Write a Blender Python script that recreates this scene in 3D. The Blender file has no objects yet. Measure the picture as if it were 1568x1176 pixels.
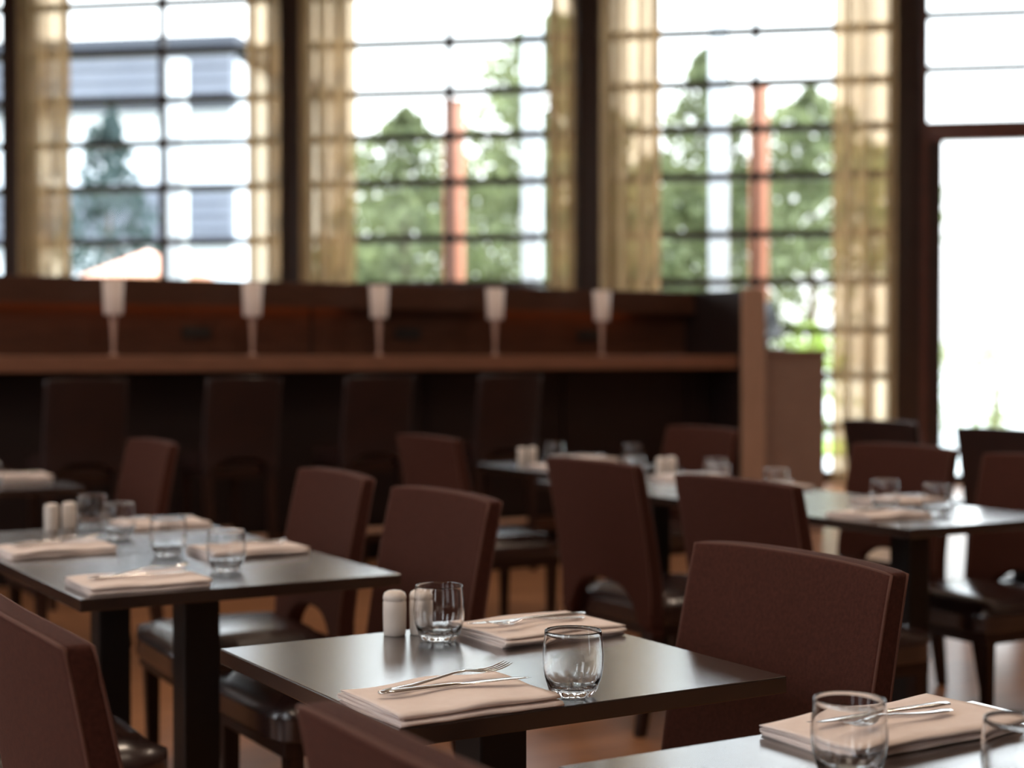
import bpy, bmesh, math, random
from mathutils import Vector, Matrix, noise
random.seed(7)
S=bpy.context.scene
COL=S.collection
pi=math.pi
S.view_settings.view_transform='Standard'

# ---------------------------------------------------------------- materials
def mat(name,color,rough=0.5,metal=0.0,color2=None,nscale=20.0,bump=0.0,bscale=200.0,stretch=(1,1,1),sheen=0.0,trans=0.0,ior=1.45,emis=None,estr=0.0,coat=0.0,spec=0.5,rough2=None):
    m=bpy.data.materials.new(name); m.use_nodes=True
    nt=m.node_tree; b=nt.nodes['Principled BSDF']
    b.inputs['Base Color'].default_value=(*color,1); b.inputs['Roughness'].default_value=rough
    b.inputs['Metallic'].default_value=metal; b.inputs['IOR'].default_value=ior
    b.inputs['Transmission Weight'].default_value=trans
    b.inputs['Sheen Weight'].default_value=sheen
    b.inputs['Sheen Tint'].default_value=(0.8,0.5,0.4,1)
    b.inputs['Coat Weight'].default_value=coat; b.inputs['Coat Roughness'].default_value=0.24
    b.inputs['Specular IOR Level'].default_value=spec
    if emis: 
        b.inputs['Emission Color'].default_value=(*emis,1); b.inputs['Emission Strength'].default_value=estr
    tc=nt.nodes.new('ShaderNodeTexCoord'); mp=nt.nodes.new('ShaderNodeMapping'); mp.inputs['Scale'].default_value=stretch
    nt.links.new(tc.outputs['Object'],mp.inputs['Vector'])
    if color2 is not None:
        n=nt.nodes.new('ShaderNodeTexNoise'); n.inputs['Scale'].default_value=nscale; n.inputs['Detail'].default_value=6
        nt.links.new(mp.outputs[0],n.inputs['Vector'])
        r=nt.nodes.new('ShaderNodeValToRGB'); r.color_ramp.elements[0].position=0.3; r.color_ramp.elements[1].position=0.7
        r.color_ramp.elements[0].color=(*color,1); r.color_ramp.elements[1].color=(*color2,1)
        nt.links.new(n.outputs['Fac'],r.inputs[0]); nt.links.new(r.outputs[0],b.inputs['Base Color'])
        if rough2 is not None:
            mr=nt.nodes.new('ShaderNodeMapRange'); mr.inputs['To Min'].default_value=rough; mr.inputs['To Max'].default_value=rough2
            nt.links.new(n.outputs['Fac'],mr.inputs['Value']); nt.links.new(mr.outputs[0],b.inputs['Roughness'])
    if bump>0:
        n2=nt.nodes.new('ShaderNodeTexNoise'); n2.inputs['Scale'].default_value=bscale; n2.inputs['Detail'].default_value=3
        nt.links.new(mp.outputs[0],n2.inputs['Vector'])
        bp=nt.nodes.new('ShaderNodeBump'); bp.inputs['Strength'].default_value=bump; bp.inputs['Distance'].default_value=0.002
        nt.links.new(n2.outputs['Fac'],bp.inputs['Height']); nt.links.new(bp.outputs[0],b.inputs['Normal'])
    return m

M_table=mat('table_laminate',(0.015,0.008,0.007),0.19,color2=(0.026,0.014,0.011),nscale=18,stretch=(1,14,1),rough2=0.24,spec=0.8,coat=1.0)
M_ped=mat('black_metal',(0.008,0.007,0.008),0.4,color2=(0.012,0.01,0.01),nscale=40)
M_fab=mat('brown_upholstery',(0.044,0.0125,0.008),0.9,color2=(0.070,0.0205,0.013),nscale=140,bump=0.5,bscale=700,sheen=0.08,spec=0.2)
M_pipe=mat('upholstery_piping',(0.10,0.038,0.025),0.8,color2=(0.12,0.047,0.031),nscale=300)
M_leather=mat('seat_leather',(0.020,0.009,0.008),0.25,color2=(0.033,0.013,0.011),nscale=8,bump=0.025,bscale=260,spec=0.8,coat=0.8)
M_leather2=mat('dark_leatherette',(0.020,0.009,0.008),0.45,color2=(0.03,0.012,0.010),nscale=8)
M_wood=mat('dark_wood',(0.018,0.007,0.005),0.4,color2=(0.035,0.013,0.008),nscale=12,stretch=(6,6,1))
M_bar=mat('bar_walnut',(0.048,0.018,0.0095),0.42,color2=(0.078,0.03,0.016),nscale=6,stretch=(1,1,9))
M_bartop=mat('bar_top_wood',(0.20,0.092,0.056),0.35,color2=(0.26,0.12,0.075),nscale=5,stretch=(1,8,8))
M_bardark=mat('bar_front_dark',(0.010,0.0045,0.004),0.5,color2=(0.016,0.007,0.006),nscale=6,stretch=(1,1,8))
M_barpost=mat('bar_end_oak',(0.42,0.26,0.18),0.5,color2=(0.50,0.31,0.22),nscale=6,stretch=(8,8,1))
M_lowwall=mat('low_wall_walnut',(0.27,0.17,0.13),0.5,color2=(0.33,0.21,0.16),nscale=6,stretch=(1,1,9))
M_napkin=mat('napkin_linen',(0.88,0.76,0.70),0.9,color2=(0.93,0.82,0.76),nscale=40,bump=0.08,bscale=900,sheen=0.1)
M_cer=mat('cream_ceramic',(0.80,0.71,0.63),0.3,color2=(0.84,0.75,0.67),nscale=20)
M_hole=mat('dark_hole',(0.02,0.02,0.02),0.8,color2=(0.03,0.03,0.03))
M_steel=mat('polished_steel',(0.75,0.74,0.73),0.16,1.0,color2=(0.8,0.79,0.78),nscale=30)
M_glass=mat('clear_glass',(1,1,1),0.0,trans=1.0,ior=1.47)
M_frame=mat('window_frame_brown',(0.022,0.010,0.009),0.45,color2=(0.032,0.015,0.012),nscale=10)
M_frame2=mat('door_frame_redbrown',(0.10,0.035,0.026),0.3,color2=(0.13,0.045,0.034),nscale=10)
M_wall=mat('plaster_warm',(0.24,0.165,0.12),0.9,color2=(0.28,0.195,0.145),nscale=3)
M_ceil=mat('ceiling_paint',(0.30,0.23,0.18),0.9,color2=(0.34,0.26,0.20),nscale=2)
M_shade=mat('lamp_shade_opal',(0.62,0.51,0.45),0.5,color2=(0.68,0.56,0.50),nscale=10,emis=(1,0.8,0.68),estr=0.06)
M_stem=mat('lamp_stem_copper',(0.50,0.32,0.26),0.35,0.1,color2=(0.55,0.36,0.29),nscale=20)
M_led=mat('led_strip',(1,0.35,0.1),0.5,color2=(1,0.4,0.12),emis=(1.0,0.33,0.08),estr=5.5)
M_black=mat('matte_black',(0.01,0.01,0.01),0.5,color2=(0.015,0.015,0.015))
M_screen=mat('screen_glass',(0.01,0.012,0.015),0.1,color2=(0.015,0.015,0.02))
M_pave=mat('pavement',(0.5,0.5,0.48),0.9,color2=(0.58,0.57,0.54),nscale=1)
M_grass=mat('lawn',(0.22,0.36,0.05),0.9,color2=(0.36,0.48,0.10),nscale=2)
M_orange=mat('orange_post_paint',(0.60,0.23,0.13),0.5,color2=(0.65,0.26,0.15),nscale=4)
M_white=mat('white_post_paint',(0.85,0.85,0.85),0.5,color2=(0.9,0.9,0.88),nscale=4)
M_bgrey=mat('building_grey_cladding',(0.16,0.17,0.21),0.6,color2=(0.19,0.20,0.24),nscale=1)
M_bdark=mat('building_dark_trim',(0.05,0.053,0.07),0.6,color2=(0.055,0.06,0.075),nscale=1)
M_bwhite=mat('building_white_wall',(0.8,0.82,0.86),0.7,color2=(0.85,0.87,0.9),nscale=1)
M_bark=mat('bark',(0.12,0.08,0.05),0.9,color2=(0.2,0.14,0.09),nscale=10)

def leafmat(name,c1,c2,tr):
    m=bpy.data.materials.new(name); m.use_nodes=True; nt=m.node_tree; nt.nodes.clear()
    o=nt.nodes.new('ShaderNodeOutputMaterial'); d=nt.nodes.new('ShaderNodeBsdfDiffuse'); t=nt.nodes.new('ShaderNodeBsdfTranslucent')
    mx=nt.nodes.new('ShaderNodeMixShader'); mx.inputs[0].default_value=0.4
    tc=nt.nodes.new('ShaderNodeTexCoord'); n=nt.nodes.new('ShaderNodeTexNoise'); n.inputs['Scale'].default_value=2.2; n.inputs['Detail'].default_value=5
    nt.links.new(tc.outputs['Object'],n.inputs['Vector'])
    r=nt.nodes.new('ShaderNodeValToRGB'); r.color_ramp.elements[0].position=0.35; r.color_ramp.elements[1].position=0.65
    r.color_ramp.elements[0].color=(*c1,1); r.color_ramp.elements[1].color=(*c2,1)
    nt.links.new(n.outputs['Fac'],r.inputs[0]); nt.links.new(r.outputs[0],d.inputs[0])
    t.inputs[0].default_value=(*tr,1)
    nt.links.new(d.outputs[0],mx.inputs[1]); nt.links.new(t.outputs[0],mx.inputs[2]); nt.links.new(mx.outputs[0],o.inputs[0])
    return m
M_leaf=leafmat('leaves_green',(0.11,0.13,0.07),(0.32,0.34,0.19),(0.26,0.29,0.14))
M_leafd=leafmat('leaves_bluegreen',(0.07,0.10,0.10),(0.14,0.18,0.18),(0.07,0.10,0.09))
M_leafy=leafmat('leaves_yellow',(0.38,0.43,0.19),(0.58,0.55,0.32),(0.35,0.4,0.18))
M_leafl=leafmat('leaves_lime',(0.35,0.45,0.08),(0.5,0.6,0.15),(0.35,0.45,0.08))

def curtainmat():
    m=bpy.data.materials.new('sheer_curtain'); m.use_nodes=True; nt=m.node_tree; nt.nodes.clear()
    o=nt.nodes.new('ShaderNodeOutputMaterial'); d=nt.nodes.new('ShaderNodeBsdfDiffuse'); t=nt.nodes.new('ShaderNodeBsdfTranslucent'); p=nt.nodes.new('ShaderNodeBsdfTransparent')
    d.inputs[0].default_value=(0.37,0.26,0.15,1); t.inputs[0].default_value=(0.26,0.165,0.085,1); p.inputs[0].default_value=(0.95,0.75,0.52,1)
    m1=nt.nodes.new('ShaderNodeMixShader'); m1.inputs[0].default_value=0.6
    m2=nt.nodes.new('ShaderNodeMixShader')
    tc=nt.nodes.new('ShaderNodeTexCoord'); mp=nt.nodes.new('ShaderNodeMapping'); mp.inputs['Scale'].default_value=(7,7,0.03)
    n=nt.nodes.new('ShaderNodeTexNoise'); n.inputs['Scale'].default_value=1.0; n.inputs['Detail'].default_value=1
    mr=nt.nodes.new('ShaderNodeMapRange'); mr.inputs['From Min'].default_value=0.38; mr.inputs['From Max'].default_value=0.62; mr.inputs['To Min'].default_value=0.03; mr.inputs['To Max'].default_value=0.42
    nt.links.new(tc.outputs['Object'],mp.inputs[0]); nt.links.new(mp.outputs[0],n.inputs[0]); nt.links.new(n.outputs['Fac'],mr.inputs['Value'])
    nt.links.new(mr.outputs[0],m2.inputs[0])
    nt.links.new(d.outputs[0],m1.inputs[1]); nt.links.new(t.outputs[0],m1.inputs[2])
    nt.links.new(m1.outputs[0],m2.inputs[1]); nt.links.new(p.outputs[0],m2.inputs[2]); nt.links.new(m2.outputs[0],o.inputs[0])
    return m
M_curt=curtainmat()
def panemat():
    m=bpy.data.materials.new('window_pane'); m.use_nodes=True; nt=m.node_tree; nt.nodes.clear()
    o=nt.nodes.new('ShaderNodeOutputMaterial'); g=nt.nodes.new('ShaderNodeBsdfGlossy'); p=nt.nodes.new('ShaderNodeBsdfTransparent')
    g.inputs['Roughness'].default_value=0.02; p.inputs[0].default_value=(0.96,0.98,0.98,1)
    mx=nt.nodes.new('ShaderNodeMixShader'); mx.inputs[0].default_value=0.008
    nt.links.new(p.outputs[0],mx.inputs[1]); nt.links.new(g.outputs[0],mx.inputs[2]); nt.links.new(mx.outputs[0],o.inputs[0]); return m
M_pane=panemat()
def floormat():
    m=mat('floor_wood',(0.3,0.12,0.05),0.28); nt=m.node_tree; b=nt.nodes['Principled BSDF']
    tc=nt.nodes.new('ShaderNodeTexCoord'); br=nt.nodes.new('ShaderNodeTexBrick'); br.inputs['Scale'].default_value=1.0
    br.inputs['Brick Width'].default_value=1.4; br.inputs['Row Height'].default_value=0.14; br.inputs['Mortar Size'].default_value=0.002
    br.inputs['Color1'].default_value=(0.54,0.25,0.12,1); br.inputs['Color2'].default_value=(0.44,0.20,0.095,1); br.inputs['Mortar'].default_value=(0.1,0.045,0.02,1)
    mp=nt.nodes.new('ShaderNodeMapping'); mp.inputs['Scale'].default_value=(1,16,1); n=nt.nodes.new('ShaderNodeTexNoise'); n.inputs['Scale'].default_value=3; n.inputs['Detail'].default_value=6
    nt.links.new(tc.outputs['Object'],br.inputs['Vector']); nt.links.new(tc.outputs['Object'],mp.inputs[0]); nt.links.new(mp.outputs[0],n.inputs['Vector'])
    mx=nt.nodes.new('ShaderNodeMixRGB'); mx.blend_type='MULTIPLY'; mx.inputs[0].default_value=0.5
    nt.links.new(br.outputs['Color'],mx.inputs[1]); nt.links.new(n.outputs['Fac'],mx.inputs[2]); nt.links.new(mx.outputs[0],b.inputs['Base Color'])
    return m
M_floor=floormat()

# ---------------------------------------------------------------- mesh builder
class B:
    def __init__(s): s.bm=bmesh.new(); s.mats=[]
    def mi(s,m):
        if m not in s.mats: s.mats.append(m)
        return s.mats.index(m)
    def add(s,bm2,m,M=None,smooth=False):
        i=s.mi(m)
        if M is not None: bmesh.ops.transform(bm2,matrix=M,verts=bm2.verts)
        vm={v:s.bm.verts.new(v.co) for v in bm2.verts}
        for f in bm2.faces:
            try: nf=s.bm.faces.new([vm[v] for v in f.verts]); nf.material_index=i; nf.smooth=smooth
            except ValueError: pass
        bm2.free()
    def box(s,lo,hi,m,bev=0.0,seg=2,M=None,taper=None):
        b=bmesh.new(); bmesh.ops.create_cube(b,size=1)
        c=[(lo[k]+hi[k])/2 for k in range(3)]; d=[hi[k]-lo[k] for k in range(3)]
        for v in b.verts:
            f=1.0
            if taper is not None and v.co.z<0: f=taper
            v.co=Vector((c[0]+v.co.x*d[0]*f,c[1]+v.co.y*d[1]*f,c[2]+v.co.z*d[2]))
        if bev>0: bmesh.ops.bevel(b,geom=b.edges[:],offset=bev,segments=seg,profile=0.5,affect='EDGES')
        s.add(b,m,M,smooth=bev>0.006)
    def lathe(s,prof,m,n=32,M=None,fn=None,smooth=True):
        b=bmesh.new(); rings=[]
        for (r,z) in prof:
            if r<1e-6: rings.append([b.verts.new((0,0,z))]); continue
            ring=[]
            for i in range(n):
                a=2*pi*i/n; rr=r if fn is None else fn(r,z,a)
                ring.append(b.verts.new((rr*math.cos(a),rr*math.sin(a),z)))
            rings.append(ring)
        for A,C in zip(rings[:-1],rings[1:]):
            for i in range(n):
                j=(i+1)%n
                if len(A)==1 and len(C)>1: b.faces.new([A[0],C[i],C[j]])
                elif len(C)==1 and len(A)>1: b.faces.new([A[i],C[0],A[j]])
                elif len(A)>1: b.faces.new([A[i],A[j],C[j],C[i]])
        bmesh.ops.recalc_face_normals(b,faces=b.faces[:])
        s.add(b,m,M,smooth)
    def tube(s,pts,r,m,n=8,closed=False,M=None,flat=1.0):
        b=bmesh.new(); rings=[]; P=[Vector(p) for p in pts]; N=len(P)
        rr=r if isinstance(r,(list,tuple)) else [r]*N
        for k,p in enumerate(P):
            if closed: t=(P[(k+1)%N]-P[k-1])
            else: t=P[min(k+1,N-1)]-P[max(k-1,0)]
            t.normalize(); up=Vector((0,0,1)) if abs(t.z)<0.9 else Vector((1,0,0))
            a=t.cross(up).normalized(); c=a.cross(t).normalized()
            rings.append([b.verts.new(p+a*math.cos(2*pi*i/n)*rr[k]+c*math.sin(2*pi*i/n)*rr[k]*flat) for i in range(n)])
        L=list(zip(rings[:-1],rings[1:]))
        if closed: L.append((rings[-1],rings[0]))
        for A,C in L:
            for i in range(n): b.faces.new([A[i],A[(i+1)%n],C[(i+1)%n],C[i]])
        if not closed: b.faces.new(rings[0][::-1]); b.faces.new(rings[-1])
        bmesh.ops.recalc_face_normals(b,faces=b.faces[:])
        s.add(b,m,M,True)
    def mesh(s,name):
        me=bpy.data.meshes.new(name); s.bm.normal_update(); s.bm.to_mesh(me); s.bm.free()
        for m in s.mats: me.materials.append(m)
        return me
def put(name,me,loc=(0,0,0),rz=0.0,M=None,rot=None,sc=1.0):
    o=bpy.data.objects.new(name,me); COL.objects.link(o)
    if M is not None: o.matrix_world=M@Matrix.Translation(Vector(loc))@Matrix.Rotation(rz,4,'Z')
    else:
        o.location=loc; o.rotation_euler=rot if rot else (0,0,rz); o.scale=(sc,sc,sc)
    return o

# ---------------------------------------------------------------- room frame
Q0=Vector((10.71,11.65,0)); ANG=math.radians(-41)
WM=Matrix.Translation(Q0)@Matrix.Rotation(ANG,4,'Z')   # window wall frame: +X along wall, +Y outdoors
def WL(s,y,z=0): return WM@Vector((s,y,z))
H=5.6
XL=-4.0; XR=17.0; YB=-5.0
d=Vector((math.cos(ANG),math.sin(ANG)))
sL=(XL-Q0.x)/d.x; sR=(XR-Q0.x)/d.x
pL=WL(sL,0); pR=WL(sR,0)
def slab(name,z0,z1,m):
    bm=bmesh.new(); pts=[(XL,YB),(XR,YB),(pR.x,pR.y),(pL.x,pL.y)]
    lo=[bm.verts.new((x,y,z0)) for x,y in pts]; hi=[bm.verts.new((x,y,z1)) for x,y in pts]
    bm.faces.new(lo[::-1]); bm.faces.new(hi)
    for i in range(4): bm.faces.new([lo[i],lo[(i+1)%4],hi[(i+1)%4],hi[i]])
    me=bpy.data.meshes.new(name); bm.to_mesh(me); bm.free(); me.materials.append(m); return put(name,me)
slab('floor',-0.1,0.0,M_floor); slab('ceiling',H,H+0.2,M_ceil)
b=B(); b.box((XL,YB-0.2,0),(XR,YB,H),M_wall); put('wall_back',b.mesh('wall_back'))
b=B(); b.box((XR,YB,0),(XR+0.2,pR.y,H),M_wall); put('wall_right',b.mesh('wall_right'))
# left wall with tall glazing
b=B(); b.box((XL-0.2,YB,0),(XL,pL.y,0.9),M_wall); b.box((XL-0.2,YB,4.2),(XL,pL.y,H),M_wall)
y=YB
while y<pL.y:
    b.box((XL-0.2,y,0.9),(XL,min(y+1.85,pL.y),4.2),M_wall); 
    b.box((XL-0.13,y,2.6),(XL-0.07,min(y+3,pL.y),2.68),M_frame); y+=3.0
put('wall_left',b.mesh('wall_left'))

# window wall -------------------------------------------------
PT=3.09
pill=[0.67-PT*k for k in range(-2,7)]
b=B(); b.box((-0.125,-0.12,0),(0.125,0.12,5.25),M_frame,0.01); b.box((-0.14,-0.14,0),(0.14,0.12,0.12),M_frame,0.01)
PM=b.mesh('window_pillar')
for s in pill: put('window_pillar',PM,(s,0,0),M=WM)
b=B(); b.box((sL,-0.3,5.25),(sR,0.12,H),M_frame); put('wall_window_side',b.mesh('wall_window_side'),M=WM)
ZM=[0.55,1.05,1.5,1.98,2.45,3.02,3.49,3.94,4.45,4.96]
wn=1
for k in range(0,6):
    s1=0.67-PT*k-0.125; s0=s1-PT+0.25
    b=B(); mid=s0+ (s1-s0)*0.53
    for z in ZM: b.box((s0,-0.03,z-0.038),(s1,0.05,z+0.038),M_frame)
    b.box((mid-0.028,-0.035,0.12),(mid+0.028,0.055,5.25),M_frame)
    b.box((s0,-0.06,0),(s1,0.06,0.12),M_frame)
    for q in (s0,s1-0.05): b.box((q,-0.05,0.12),(q+0.05,0.06,5.25),M_frame)
    b.box((s0+0.05,-0.004,0.12),(s1-0.05,0.004,5.25),M_pane)
    put('window_%d'%wn,b.mesh('window'),M=WM); wn+=1
# tall glazed door bays on the right, numbered on from the windows
for k in range(0,2):
    s0=0.67+PT*k+0.125; s1=s0+PT-0.25
    b=B()
    b.box((s0,-0.06,3.32),(s1,0.06,3.51),M_frame2,0.008)
    for z in (4.02,4.54): b.box((s0,-0.03,z-0.036),(s1,0.03,z+0.036),M_frame)
    b.box((s0,-0.08,0),(s0+0.06,0.06,5.25),M_frame2,0.006)
    b.box((s0+0.06,-0.06,0),(s0+0.2,0.06,3.32),M_frame,0.006)
    b.box((s1-0.1,-0.06,0),(s1,0.06,5.25),M_frame,0.006)
    b.box((s0+0.2,-0.05,0),(s1-0.1,0.05,0.1),M_frame)
    b.box((s0+0.2,-0.004,0.1),(s1-0.1,0.004,3.32),M_pane); b.box((s0+0.06,-0.004,3.51),(s1-0.1,0.004,5.25),M_pane)
    put('window_%d'%wn,b.mesh('window'),M=WM); wn+=1
# curtains
def curtain(s0,s1,seed,z0=0.03,z1=5.2):
    bm=bmesh.new(); n=int((s1-s0)/0.012)+8; rows=8; rnd=random.Random(seed); ph=rnd.random()*6
    V=[]
    for j in range(rows+1):
        z=z0+(z1-z0)*j/rows; V.append([])
        for i in range(n+1):
            u=i/n; s=s0+(s1-s0)*u
            yy=-0.26+0.055*math.sin(u*(s1-s0)/0.19*2*pi+ph)+0.012*math.sin(u*17+ph+z*0.7)
            ss=s+0.03*math.sin(2*(u*(s1-s0)/0.19*2*pi+ph))*math.sin(pi*u)
            V[-1].append(bm.verts.new((ss,yy,z)))
    for j in range(rows):
        for i in range(n):
            f=bm.faces.new([V[j][i],V[j][i+1],V[j+1][i+1],V[j+1][i]]); f.smooth=True
    me=bpy.data.meshes.new('sheer_curtain'); bm.to_mesh(me); bm.free(); me.materials.append(M_curt)
    put('sheer_curtain',me,M=WM)
for i,(a,c) in enumerate([(-8.46,-7.87),(-5.96,-5.60),(-5.38,-4.79),(-2.82,-2.54),(-2.31,-1.71),(-0.05,0.55),(-9.1,-8.75),(-11.6,-10.9)]): curtain(a,c,i)
b=B(); b.tube([(-12.2,-0.26,5.22),(0.6,-0.26,5.22)],0.02,M_frame); put('curtain_rail',b.mesh('curtain_rail'),M=WM)

# ---------------------------------------------------------------- exterior
b=B()
bm=bmesh.new()
bmesh.ops.create_grid(bm,x_segments=2,y_segments=2,size=60); b.add(bm,M_pave,Matrix.Translation((0,60.1,-0.12)))
put('ground_outside',b.mesh('ground_outside'),M=WM)
b=B(); b.box((-30,6,-0.12),(1.5,9.2,-0.06),M_grass); put('lawn',b.mesh('lawn'),M=WM)
def tree(name,s,y,h,rad,n,m,shape='col',base=0.5,leaf=0.2):
    rnd=random.Random(int(s*100+y)); bm=bmesh.new(); bt=B()
    for i in range(n):
        t=rnd.random()**(0.9 if shape!='cone' else 1.3); z=base+(h-base)*t
        if shape=='col': env=rad*min(1,0.8+t)*max(0,1-t**3.6)**0.8
        elif shape=='cone': env=rad*(1-t)**0.9+0.05
        else: env=rad*math.sqrt(max(0,1-(2*t-0.95)**2/1.15))
        a=rnd.random()*2*pi
        env*=1.0+(0.95 if shape!='cone' else 0.6)*noise.noise(Vector((s+z*1.6,math.cos(a)*1.1,math.sin(a)*1.1)))
        r=env*math.sqrt(rnd.random())
        c=Vector((r*math.cos(a),r*math.sin(a),z))
        if noise.noise(c*2.0+Vector((s,0,0)))<-0.26: continue
        R=Matrix.Rotation(rnd.random()*6,3,'X')@Matrix.Rotation(rnd.random()*6,3,'Y')@Matrix.Rotation(rnd.random()*6,3,'Z')
        L=leaf*(0.6+0.8*rnd.random())
        bm.faces.new([bm.verts.new(c+R@Vector(q)*L) for q in ((-0.5,0,0),(0,-0.35,0.05),(0.5,0,0),(0,0.35,0.05))])
    bt.add(bm,m); bt.tube([(0,0,-0.15),(0.03,0,h*0.35),(0,0.02,h*0.8)],[0.09,0.07,0.02],M_bark)
    return put(name,bt.mesh(name),(s,y,0),M=WM)
tree('columnar_tree',-7.3,12,5.7,1.5,5200,M_leaf)
tree('columnar_tree',-4.6,12,7.3,1.9,9500,M_leaf)
tree('columnar_tree',-1.9,12,6.6,1.05,4600,M_leaf)
tree('columnar_tree',-0.1,12.3,5.9,1.25,3600,M_leaf,base=2.7)
for s,h in [(-9.6,3.6),(-8.5,4.6),(-6.2,5.0),(-4.1,4.8),(-3.0,5.2),(-1.2,5.0)]:
    tree('garden_tree',s,16.5,h,1.7,3600,M_leaf,'round',0.1,0.22)
tree('garden_tree',1.1,16.5,5.4,1.4,1700,M_leaf,'round',2.8,0.22)
tree('conifer_tree',-13.0,12,6.0,2.0,3400,M_leafd,'cone',0.2)
for s in [x*1.3-8 for x in range(6)]: tree('shrub',s,9.9,1.9,0.7,900,M_leaf,'round',0.0,0.14)
tree('flowering_shrub',-0.1,10.0,1.75,0.6,1300,M_leafl,'round',0.0,0.1)
for s in [1.8+x*0.95 for x in range(7)]: tree('flowering_shrub',s,10.2,1.35+0.35*random.random(),0.62,900,M_leafy,'round',0.0,0.09)
# posts
def post(name,s,y,w,h,m,capm):
    b=B(); b.box((-w/2,-w/2,-0.12),(w/2,w/2,h),m,0.01); b.box((-w*0.7,-w*0.7,-0.12),(w*0.7,w*0.7,0.05),capm,0.01); b.box((-w*0.55,-w*0.55,h),(w*0.55,w*0.55,h+0.04),capm,0.005)
    put(name,b.mesh(name),(s,y,0),M=WM)
post('orange_post',-4.47,3,0.22,4.3,M_orange,M_orange); post('orange_post',-0.81,3,0.22,4.4,M_orange,M_orange)
for s in (-8.02,-3.51,-1.28): post('white_column',s,3,0.22,6.5 if s>-8 else 4.9,M_white,M_white)
# building
b=B()
b.box((-34,20,-0.1),(-13.5,28,8.3),M_bwhite)
for z0,z1 in ((7.2,8.5),(4.0,5.3),(0.9,2.2)):
    b.box((-34,19.7,z0),(-13.4,20.01,z1),M_bgrey); b.box((-34,19.62,z0-0.14),(-13.35,20.01,z0),M_bdark)
    k=z0+0.2
    while k<z1: b.box((-34,19.66,k),(-13.4,19.7,k+0.04),M_bdark); k+=0.3
b.box((-34.2,19.5,8.5),(-13.2,28.2,8.75),M_bdark)
for s in range(-33,-14,3): b.box((s,19.9,5.5),(s+0.15,20.05,7.05),M_bdark)
put('office_building',b.mesh('office_building'),M=WM)
b=B(); b.lathe([(0.0,2.95),(1.1,2.5),(1.1,2.47),(0,2.9)],M_orange,12,smooth=False); b.tube([(0,0,-0.06),(0,0,2.93)],0.03,M_white); put('patio_umbrella',b.mesh('patio_umbrella'),(-10.7,8.4,0),M=WM)

# ---------------------------------------------------------------- bar
XB0=-3.5; XB1=6.92
b=B()
b.box((XB0,8.5,1.17),(XB1,9.1,1.26),M_bartop,0.006)
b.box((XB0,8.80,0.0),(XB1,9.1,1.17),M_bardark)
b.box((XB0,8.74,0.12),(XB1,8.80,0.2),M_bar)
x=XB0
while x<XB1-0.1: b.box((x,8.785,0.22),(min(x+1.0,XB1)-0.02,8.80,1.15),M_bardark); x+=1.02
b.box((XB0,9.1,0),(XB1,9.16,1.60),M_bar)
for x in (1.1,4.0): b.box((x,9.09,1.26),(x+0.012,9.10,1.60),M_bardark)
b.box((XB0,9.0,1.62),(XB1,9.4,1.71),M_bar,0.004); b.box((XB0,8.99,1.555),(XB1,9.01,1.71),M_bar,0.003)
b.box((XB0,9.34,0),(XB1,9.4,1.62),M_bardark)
b.box((XB0,9.03,1.60),(4.2,9.05,1.618),M_led); b.box((5.3,9.03,1.60),(6.4,9.05,1.618),M_led)
b.box((XB1,8.47,0),(XB1+0.19,9.4,1.71),M_bardark); b.box((XB1,8.45,0),(XB1+0.2,8.475,1.72),M_barpost,0.003)
b.box((XB1+0.2,8.55,0),(7.75,9.2,1.27),M_lowwall); b.box((XB1+0.2,8.53,1.27),(7.78,9.22,1.30),M_lowwall,0.004)
put('bar_counter',b.mesh('bar_counter'))
b=B(); b.box((-0.09,-0.012,-0.035),(0.09,0,0.035),M_black,0.004); b.box((-0.07,-0.016,-0.02),(-0.01,-0.01,0.02),M_hole); b.box((0.01,-0.016,-0.02),(0.07,-0.01,0.02),M_hole)
me=b.mesh('power_outlet')
for x in (3.26,4.68,6.08): put('power_outlet',me,(x,9.099,1.40))
b=B()
b.lathe([(0,0),(0.026,0),(0.026,0.006),(0.008,0.010),(0.008,0.03),(0.013,0.12),(0.019,0.2),(0.022,0.232),(0,0.232)],M_stem,24)
b.lathe([(0.02,0.228),(0.050,0.230),(0.052,0.236),(0.059,0.43),(0.056,0.43),(0.049,0.24),(0.02,0.236),(0.02,0.228)],M_shade,32)
me=b.mesh('bar_lamp')
for k in range(5): put('bar_lamp',me,(2.65+0.827*k,8.75,1.261))
# pos monitor
b=B(); b.box((-0.2,-0.015,0.08),(0.2,0.02,0.36),M_black,0.008,M=Matrix.Rotation(-0.25,4,'X')); b.box((-0.18,-0.019,0.10),(0.18,-0.014,0.34),M_screen,M=Matrix.Rotation(-0.25,4,'X'))
b.box((-0.03,0.02,0.0),(0.03,0.06,0.2),M_black,0.005); b.box((-0.11,-0.06,0),(0.11,0.1,0.012),M_black,0.004)
put('point_of_sale_monitor',b.mesh('pos'),(7.5,8.85,1.301),0.35)

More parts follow.
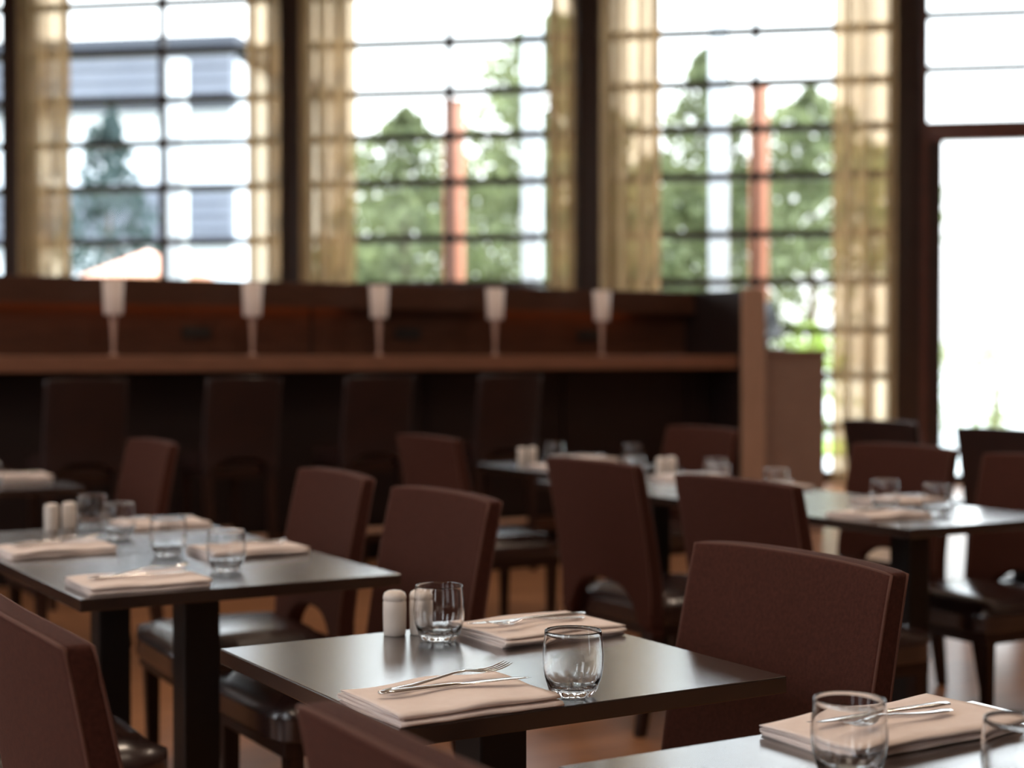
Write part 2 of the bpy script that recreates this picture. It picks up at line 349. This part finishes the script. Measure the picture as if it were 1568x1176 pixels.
# ---------------------------------------------------------------- chair
def chair_mesh(stool=False,dark=False):
    b=B(); F=M_fab; Z=0.91; sh=0.47; arch0=0.36; arch1=0.50; W=0.272
    if stool: Z=1.15; sh=0.76; arch0=0.66; arch1=0.72; W=0.205
    if dark or stool: F=M_leather2
    def fx(z): # centre line of back
        t=(z-sh)/(0.43); return -0.245-0.075*max(0,t)**1.25 if t>0 else -0.245+0.02*(-t)*0
    ys=[]; NY=26
    for i in range(NY+1): ys.append(-W+2*W*i/NY)
    NZ=12; th=0.028
    bm=bmesh.new(); Fv=[];Bv=[]
    for yv in ys:
        a=W*0.72; zb=arch0 if abs(yv)>=a else arch0+(arch1-arch0)*math.sqrt(max(0,1-(abs(yv)/a)**2.6))
        zt=Z-0.008*(abs(yv)/W)**3
        cf=[];cb=[]
        for j in range(NZ+1):
            z=zb+(zt-zb)*j/NZ; xx=fx(z)-0.014*(1-(yv/W)**2)
            k=1-0.012*((z-arch0)/(Z-arch0))
            tt=th*(1.0-0.25*((z-arch0)/(Z-arch0)))
            cf.append(bm.verts.new((xx+tt,yv*k,z))); cb.append(bm.verts.new((xx-tt,yv*k,z)))
        Fv.append(cf);Bv.append(cb)
    for i in range(NY):
        for j in range(NZ):
            bm.faces.new([Fv[i][j],Fv[i+1][j],Fv[i+1][j+1],Fv[i][j+1]])
            bm.faces.new([Bv[i][j],Bv[i][j+1],Bv[i+1][j+1],Bv[i+1][j]])
        bm.faces.new([Fv[i][NZ],Fv[i+1][NZ],Bv[i+1][NZ],Bv[i][NZ]]); bm.faces.new([Fv[i][0],Bv[i][0],Bv[i+1][0],Fv[i+1][0]])
    for j in range(NZ):
        bm.faces.new([Fv[0][j],Fv[0][j+1],Bv[0][j+1],Bv[0][j]]); bm.faces.new([Fv[NY][j],Bv[NY][j],Bv[NY][j+1],Fv[NY][j+1]])
    bmesh.ops.recalc_face_normals(bm,faces=bm.faces[:]); bm.normal_update()
    E=[e for e in bm.edges if len(e.link_faces)==2 and e.calc_face_angle()>0.9]
    per=[v.co.copy() for v in ([Fv[0][j] for j in range(1,NZ+1)]+[Fv[i][NZ] for i in range(1,NY+1)]+[Fv[NY][j] for j in range(NZ-1,0,-1)])]
    perb=[v.co.copy() for v in ([Bv[0][j] for j in range(1,NZ+1)]+[Bv[i][NZ] for i in range(1,NY+1)]+[Bv[NY][j] for j in range(NZ-1,0,-1)])]
    bmesh.ops.bevel(bm,geom=E,offset=0.010,segments=3,profile=0.6,affect='EDGES')
    b.add(bm,F,None,True)
    for P,sg in ((per,-1),(perb,1)):
        P=[Vector((p.x+sg*0.003,p.y*0.992,p.z-0.003)) for p in P]; b.tube(P,0.0032,M_pipe if not (dark or stool) else M_leather,6)
    # seat cushion (crowned)
    wS=W-0.02; xf=0.25; xb=-0.235
    bm=bmesh.new(); bmesh.ops.create_cube(bm,size=1)
    bmesh.ops.subdivide_edges(bm,edges=bm.edges[:],cuts=9,use_grid_fill=True)
    for v in bm.verts:
        u,w,q=v.co.x*2,v.co.y*2,v.co.z*2
        k=(abs(u)**10+abs(w)**10)**0.1; m_=max(abs(u),abs(w)); f=(m_/k if k>0 else 1)
        uu,ww=u*f,w*f; ed=max(abs(uu),abs(ww))
        zz=sh-0.012-0.045*(ed**14) + 0.012*(1-uu*uu)*(1-ww*ww) if q>0.99 else sh-0.055+ (q-1)*0.5*0.055
        v.co=Vector(((xf+xb)/2+uu*(xf-xb)/2,ww*wS*(1-0.04*(-uu+1)/2),zz))
    b.add(bm,M_leather,None,True)
    b.box((xb+0.01,-wS+0.02,sh-0.15),(xf-0.02,wS-0.02,sh-0.105),M_wood,0.004)
    # legs
    lz=sh-0.12
    def leg(x0,y0,x1,y1,wt=0.045,wb=0.032):
        bm=bmesh.new(); q=[(-1,-1),(1,-1),(1,1),(-1,1)]
        lo=[bm.verts.new((x1+a*wb/2,y1+c*wb/2,0)) for a,c in q]; hi=[bm.verts.new((x0+a*wt/2,y0+c*wt/2,lz)) for a,c in q]
        bm.faces.new(lo[::-1]); bm.faces.new(hi)
        for i in range(4): bm.faces.new([lo[i],lo[(i+1)%4],hi[(i+1)%4],hi[i]])
        bmesh.ops.bevel(bm,geom=bm.edges[:],offset=0.004,segments=2,affect='EDGES')
        b.add(bm,M_wood)
    e=wS-0.045
    leg(xf-0.05,e,xf-0.055,e); leg(xf-0.05,-e,xf-0.055,-e)
    leg(-0.235,W-0.028,-0.29,W-0.035,0.052,0.034); leg(-0.235,-W+0.028,-0.29,-W+0.035,0.052,0.034)
    for sgn in (-1,1): b.box((-0.262,sgn*(W-0.028)-0.026,lz-0.02),(-0.215,sgn*(W-0.028)+0.026,arch0+0.03),F,0.005)
    if stool:
        b.box((xf-0.065,-e,0.28),(xf-0.045,e,0.31),M_barpost,0.003)
        for sgn in (-1,1): b.box((-0.26,sgn*e-0.01,0.22),(xf-0.05,sgn*e+0.01,0.25),M_wood,0.003)
        b.box((-0.275,-e,0.28),(-0.255,e,0.31),M_barpost,0.003)
    return b.mesh('bar_stool' if stool else 'dining_chair')
CH=chair_mesh(); CHD=chair_mesh(dark=True); ST=chair_mesh(stool=True)
D=math.radians
for x,y,r in [(1.60,2.20,180),(1.0,1.27,0),(0.875,2.25,0),(1.67,3.66,180),(1.72,4.47,177),(0.85,3.45,0),(0.90,4.52,0),
              (3.34,4.49,0),(3.25,3.61,0),(4.24,4.57,180),(4.19,3.83,180),(3.61,6.20,0),(4.52,6.22,180),(1.80,6.46,180)]:
    put('dining_chair',CH,(x,y,0),D(r))
for x,y in [(6.50,6.38),(6.33,5.38)]: put('dining_chair',CHD,(x,y,0),0)
for x in (2.24,3.07,3.86,4.70): put('bar_stool',ST,(x,8.15,0),D(90))

# ---------------------------------------------------------------- tables
def table_mesh(w=0.70,l=0.70):
    b=B(); b.box((-w/2,-l/2,0.722),(w/2,l/2,0.75),M_table,0.0025)
    b.box((-0.18,-0.18,0.708),(0.18,0.18,0.722),M_ped); b.box((-0.045,-0.045,0.03),(0.045,0.045,0.71),M_ped,0.004)
    b.box((-0.27,-0.035,0),(0.27,0.035,0.03),M_ped,0.006); b.box((-0.035,-0.27,0),(0.035,0.27,0.03),M_ped,0.006)
    b.box((-0.06,-0.06,0.03),(0.06,0.06,0.045),M_ped,0.003)
    return b.mesh('dining_table')
T=table_mesh(); T74=table_mesh(0.74,0.74); T76=table_mesh(0.76,0.70)
TZ=0.75
for x,y in [(1.34,2.30),(1.40,6.50),(1.40,7.202),(3.77,3.75),(3.77,4.452),(3.77,5.154),(4.05,6.15),(6.90,6.0),(6.9,5.298)]: put('dining_table',T,(x,y,0))
put('dining_table',T74,(1.44,1.30,0)); put('dining_table',T76,(1.315,3.68,0)); put('dining_table',T76,(1.315,4.382,0))

# ---------------------------------------------------------------- tumbler
def dim(r,z,a): return r+(0.0016*math.cos(12*a) if 0.001<z<0.012 else 0)
b=B()
outer=[(0,0.001),(0.024,0.0),(0.029,0.002),(0.0325,0.006),(0.0352,0.011),(0.0388,0.018),(0.0426,0.030),(0.0446,0.042),(0.0452,0.053),(0.0449,0.065),(0.0438,0.078),(0.0426,0.090),(0.0421,0.096),(0.0417,0.0972)]
inner=[(0.0411,0.0970),(0.0409,0.095),(0.0413,0.090),(0.0425,0.078),(0.0436,0.065),(0.0438,0.053),(0.0431,0.042),(0.0410,0.030),(0.0367,0.020),(0.030,0.0145),(0.018,0.012),(0,0.0115)]
K=1.03
b.lathe([(r*K,z*K) for r,z in outer+inner],M_glass,72,fn=dim)
GL=b.mesh('glass_tumbler')
# ---------------------------------------------------------------- salt shaker
b=B()
b.lathe([(0,0),(0.019,0),(0.0205,0.002),(0.0212,0.02),(0.0216,0.045),(0.0214,0.062),(0.0205,0.0635),(0.0205,0.065),(0.0216,0.0665),(0.0215,0.072),(0.019,0.0785),(0.013,0.082),(0.006,0.0832),(0,0.0835)],M_cer,40)
for i in range(5):
    a=i*2*pi/5; b.lathe([(0,0.0001),(0.0011,0.0)],M_hole,8,M=Matrix.Translation((0.006*math.cos(a),0.006*math.sin(a),0.0834)))
SH=b.mesh('salt_shaker')

# ---------------------------------------------------------------- folded napkin
def napkin(seed,L=0.27,W=0.20):
    rnd=random.Random(seed); th=0.0028; gap=0.0052; r=gap/2
    pts=[]; nl=4
    for k in range(nl):
        z=0.0016+k*gap; y0=-W/2+rnd.uniform(0,0.006)+(0.004 if k%2 else 0)*k; y1=W/2-rnd.uniform(0,0.006)
        seq=[y0+(y1-y0)*i/10 for i in range(11)]
        if k%2==0: seq=seq[::-1]
        for yv in seq: pts.append((yv,z))
        if k<nl-1:
            sg=-1 if k%2==0 else 1
            for a in (-45,0,45): pts.append((seq[-1]+sg*r*math.cos(D(a))*1.4,z+r+r*math.sin(D(a))))
    P=[Vector((p[0],p[1])) for p in pts]; N=len(P); up=[];dn=[]
    for i in range(N):
        t=(P[min(i+1,N-1)]-P[max(i-1,0)]).normalized(); nn=Vector((-t.y,t.x)); up.append(P[i]+nn*th/2); dn.append(P[i]-nn*th/2)
    loop=up+dn[::-1]; NX=22; bm=bmesh.new(); R=[]
    for i in range(NX+1):
        u=-0.5+i/NX; ring=[]
        for q in loop:
            z=q.y; hN=z/(nl*gap)
            wob=noise.noise(Vector((u*3.0+seed,q.x*9,hN*2)))
            x=u*L+ (hN-0.5)*0.006*math.sin(seed+q.x*20)+0.003*noise.noise(Vector((q.x*14,seed*2.1,hN*3)))*(1 if abs(u)>0.4 else 0)
            yy=q.x+0.004*noise.noise(Vector((u*5,seed*1.7,hN*2)))+0.012*u*math.sin(seed)*hN
            ring.append(bm.verts.new((x,yy,max(0.0003,z+hN*(0.0030*wob+0.003*(0.5-abs(u))+0.002*math.sin(u*9+seed))))))
        R.append(ring)
    n=len(loop)
    for A,C in zip(R[:-1],R[1:]):
        for i in range(n): f=bm.faces.new([A[i],A[(i+1)%n],C[(i+1)%n],C[i]]); f.smooth=True
    for ring in (R[0],R[-1]):
        for i in range(N-1): bm.faces.new([ring[i],ring[i+1],ring[n-2-i],ring[n-1-i]])
    bmesh.ops.recalc_face_normals(bm,faces=bm.faces[:])
    me=bpy.data.meshes.new('folded_napkin'); bm.to_mesh(me); bm.free(); me.materials.append(M_napkin); return me
NK=[napkin(i+1) for i in range(4)]+[napkin(9,0.33,0.176)]
# ---------------------------------------------------------------- cutlery (along +X, handle at -X)
def loft(b,secs,m,M=None):
    bm=bmesh.new(); rings=[]
    for x,yc,w,zc,t in secs:
        rings.append([bm.verts.new((x,yc+math.cos(2*pi*i/10)*w/2,zc+math.sin(2*pi*i/10)*t/2)) for i in range(10)])
    for A,C in zip(rings[:-1],rings[1:]):
        for i in range(10): bm.faces.new([A[i],A[(i+1)%10],C[(i+1)%10],C[i]])
    bm.faces.new(rings[0][::-1]); bm.faces.new(rings[-1]); bmesh.ops.recalc_face_normals(bm,faces=bm.faces[:])
    b.add(bm,m,M,True)
b=B(); loft(b,[(-0.112,0,0.004,0.003,0.003),(-0.110,0,0.014,0.003,0.005),(-0.09,0,0.0175,0.003,0.006),(-0.03,0,0.012,0.003,0.006),(0.0,0,0.009,0.003,0.006),(0.012,0,0.013,0.003,0.0035),(0.03,0.001,0.018,0.003,0.0018),(0.08,0.001,0.019,0.003,0.0015),(0.105,-0.002,0.013,0.003,0.0013),(0.115,-0.006,0.003,0.003,0.001)],M_steel)
KN=b.mesh('table_knife')
b=B()
loft(b,[(-0.105,0,0.004,0.003,0.0025),(-0.103,0,0.014,0.003,0.003),(-0.09,0,0.019,0.003,0.0032),(-0.06,0,0.014,0.0035,0.003),(-0.02,0,0.008,0.006,0.0032),(0.01,0,0.0065,0.009,0.0032),(0.03,0,0.009,0.0095,0.003),(0.042,0,0.02,0.0075,0.0024),(0.052,0,0.0245,0.0055,0.0022),(0.062,0,0.025,0.004,0.002)],M_steel)
for k in range(4):
    yc=-0.0102+0.0068*k
    loft(b,[(0.058,yc,0.0045,0.0045,0.002),(0.07,yc,0.0040,0.0038,0.002),(0.085,yc*0.99,0.0034,0.0048,0.0019),(0.098,yc*0.97,0.003,0.0075,0.0016),(0.106,yc*0.96,0.0014,0.010,0.001)],M_steel)
FK=b.mesh('dining_fork')
def setting(x,y,flip=False,tip=0.0,kk=0,rz=0.0,table_z=TZ,fa=0.12,fz=-2):
    r=pi if flip else 0
    o=put('folded_napkin',NK[kk],(x,y,table_z),rz+(r if kk%2 else 0))
    zt=table_z+0.0240
    c,s_=math.cos(rz+r),math.sin(rz+r)
    def loc(a,q): return (x+a*c-q*s_, y+a*s_+q*c)
    p=loc(0.01,-0.012+tip); put('table_knife',KN,(p[0],p[1],zt),0,rot=(0,0,rz+r-0.05),sc=1.1)
    p=loc(0.02,0.028+tip); put('dining_fork',FK,(p[0],p[1],zt+0.001),0,rot=(0,D(fz),rz+r+fa),sc=1.1)
def glass(x,y,z=TZ): put('glass_tumbler',GL,(x,y,z+0.0005),random.random())
def shaker(x,y): put('salt_shaker',SH,(x,y,TZ+0.0003))
# main table
setting(1.125,2.055,kk=0,tip=0.012); setting(1.55,2.49,flip=True,kk=1,rz=0.03)
glass(1.313,2.005); glass(1.36,2.520); shaker(1.315,2.61); shaker(1.362,2.595)
# near table
setting(1.56,1.58,flip=True,kk=4,rz=0.02); glass(1.340,1.432); glass(1.437,1.25)
shaker(1.30,1.1)
# left row
setting(1.10,3.46,kk=3); setting(1.53,3.89,flip=True,kk=1); glass(1.355,3.58); glass(1.33,3.93)
setting(1.10,4.16,kk=2); setting(1.53,4.62,flip=True,kk=0); glass(1.34,4.38); glass(1.35,4.68); shaker(1.22,4.64); shaker(1.28,4.67)
setting(1.20,6.30,kk=1); setting(1.60,6.68,flip=True,kk=2); glass(1.42,6.3); glass(1.30,6.72); setting(1.2,7.0,kk=0); glass(1.4,7.1)
# right group
setting(3.58,3.70,kk=0); setting(3.97,4.0,flip=True,kk=3); glass(3.775,3.87); glass(3.80,3.66)
setting(3.58,4.35,kk=2); setting(3.97,4.68,flip=True,kk=1); glass(3.77,4.75); glass(3.80,4.45)
setting(3.97,5.2,flip=True,kk=2); glass(3.97,5.02); glass(3.77,5.3); shaker(3.98,5.40); shaker(4.05,5.42)
# far tables
setting(3.88,6.0,kk=3); setting(4.24,6.38,flip=True,kk=0); glass(4.27,6.02); glass(4.02,6.30); shaker(3.84,6.3); shaker(3.91,6.32)
glass(6.72,6.15); glass(6.9,5.3); setting(6.72,5.9,kk=1); setting(7.08,6.15,flip=True,kk=2)

# ---------------------------------------------------------------- lights
b=B(); b.lathe([(0,0.0),(0.09,0.0),(0.11,-0.004),(0.11,-0.02),(0.095,-0.02),(0.09,-0.008),(0,-0.008)],M_frame,24)
DL=b.mesh('ceiling_downlight')
for x,y in [(-1,0),(2,1),(-1,4),(2.5,4),(6,3),(0,8),(5,7)]:  # unseen ceiling fixtures and lamps, added as warm fill for the interior
    put('ceiling_downlight',DL,(x,y,H))
    L=bpy.data.lights.new('downlight_lamp','AREA'); L.shape='DISK'; L.size=0.16; L.energy=36; L.color=(1,0.80,0.62)
    o=bpy.data.objects.new('downlight_lamp',L); COL.objects.link(o); o.location=(x,y,H-0.03)
su=bpy.data.lights.new('sun','SUN'); su.energy=6; su.angle=D(1); su.color=(1,0.93,0.82)
o=bpy.data.objects.new('sun',su); COL.objects.link(o); 
dirv=-(WM.to_3x3()@Vector((-0.45,0.75,1.15))).normalized(); o.rotation_euler=dirv.to_track_quat('-Z','Y').to_euler()
# overcast sky: brighter towards the zenith
w=bpy.data.worlds.new('sky'); S.world=w; w.use_nodes=True; nt=w.node_tree; bg=nt.nodes['Background']
tc=nt.nodes.new('ShaderNodeTexCoord'); sp=nt.nodes.new('ShaderNodeSeparateXYZ'); r=nt.nodes.new('ShaderNodeValToRGB')
r.color_ramp.elements[0].color=(1,1,1,1); r.color_ramp.elements[1].color=(0.66,0.82,1,1)
mr=nt.nodes.new('ShaderNodeMapRange'); mr.inputs['From Min'].default_value=0.0; mr.inputs['From Max'].default_value=0.7; mr.inputs['To Min'].default_value=2.7; mr.inputs['To Max'].default_value=9.5
nt.links.new(tc.outputs['Generated'],sp.inputs[0]); nt.links.new(sp.outputs['Z'],r.inputs[0]); nt.links.new(r.outputs[0],bg.inputs[0])
nt.links.new(sp.outputs['Z'],mr.inputs['Value']); nt.links.new(mr.outputs[0],bg.inputs[1])

# ---------------------------------------------------------------- camera
cam=bpy.data.cameras.new('camera'); co=bpy.data.objects.new('camera',cam); COL.objects.link(co); S.camera=co
cam.sensor_width=36; cam.lens=55.56; co.location=(0,0,1.27); co.rotation_euler=(D(90-1.09),0,D(-31))
cam.dof.use_dof=True; cam.dof.focus_distance=2.45; cam.dof.aperture_fstop=2.6; cam.clip_end=500
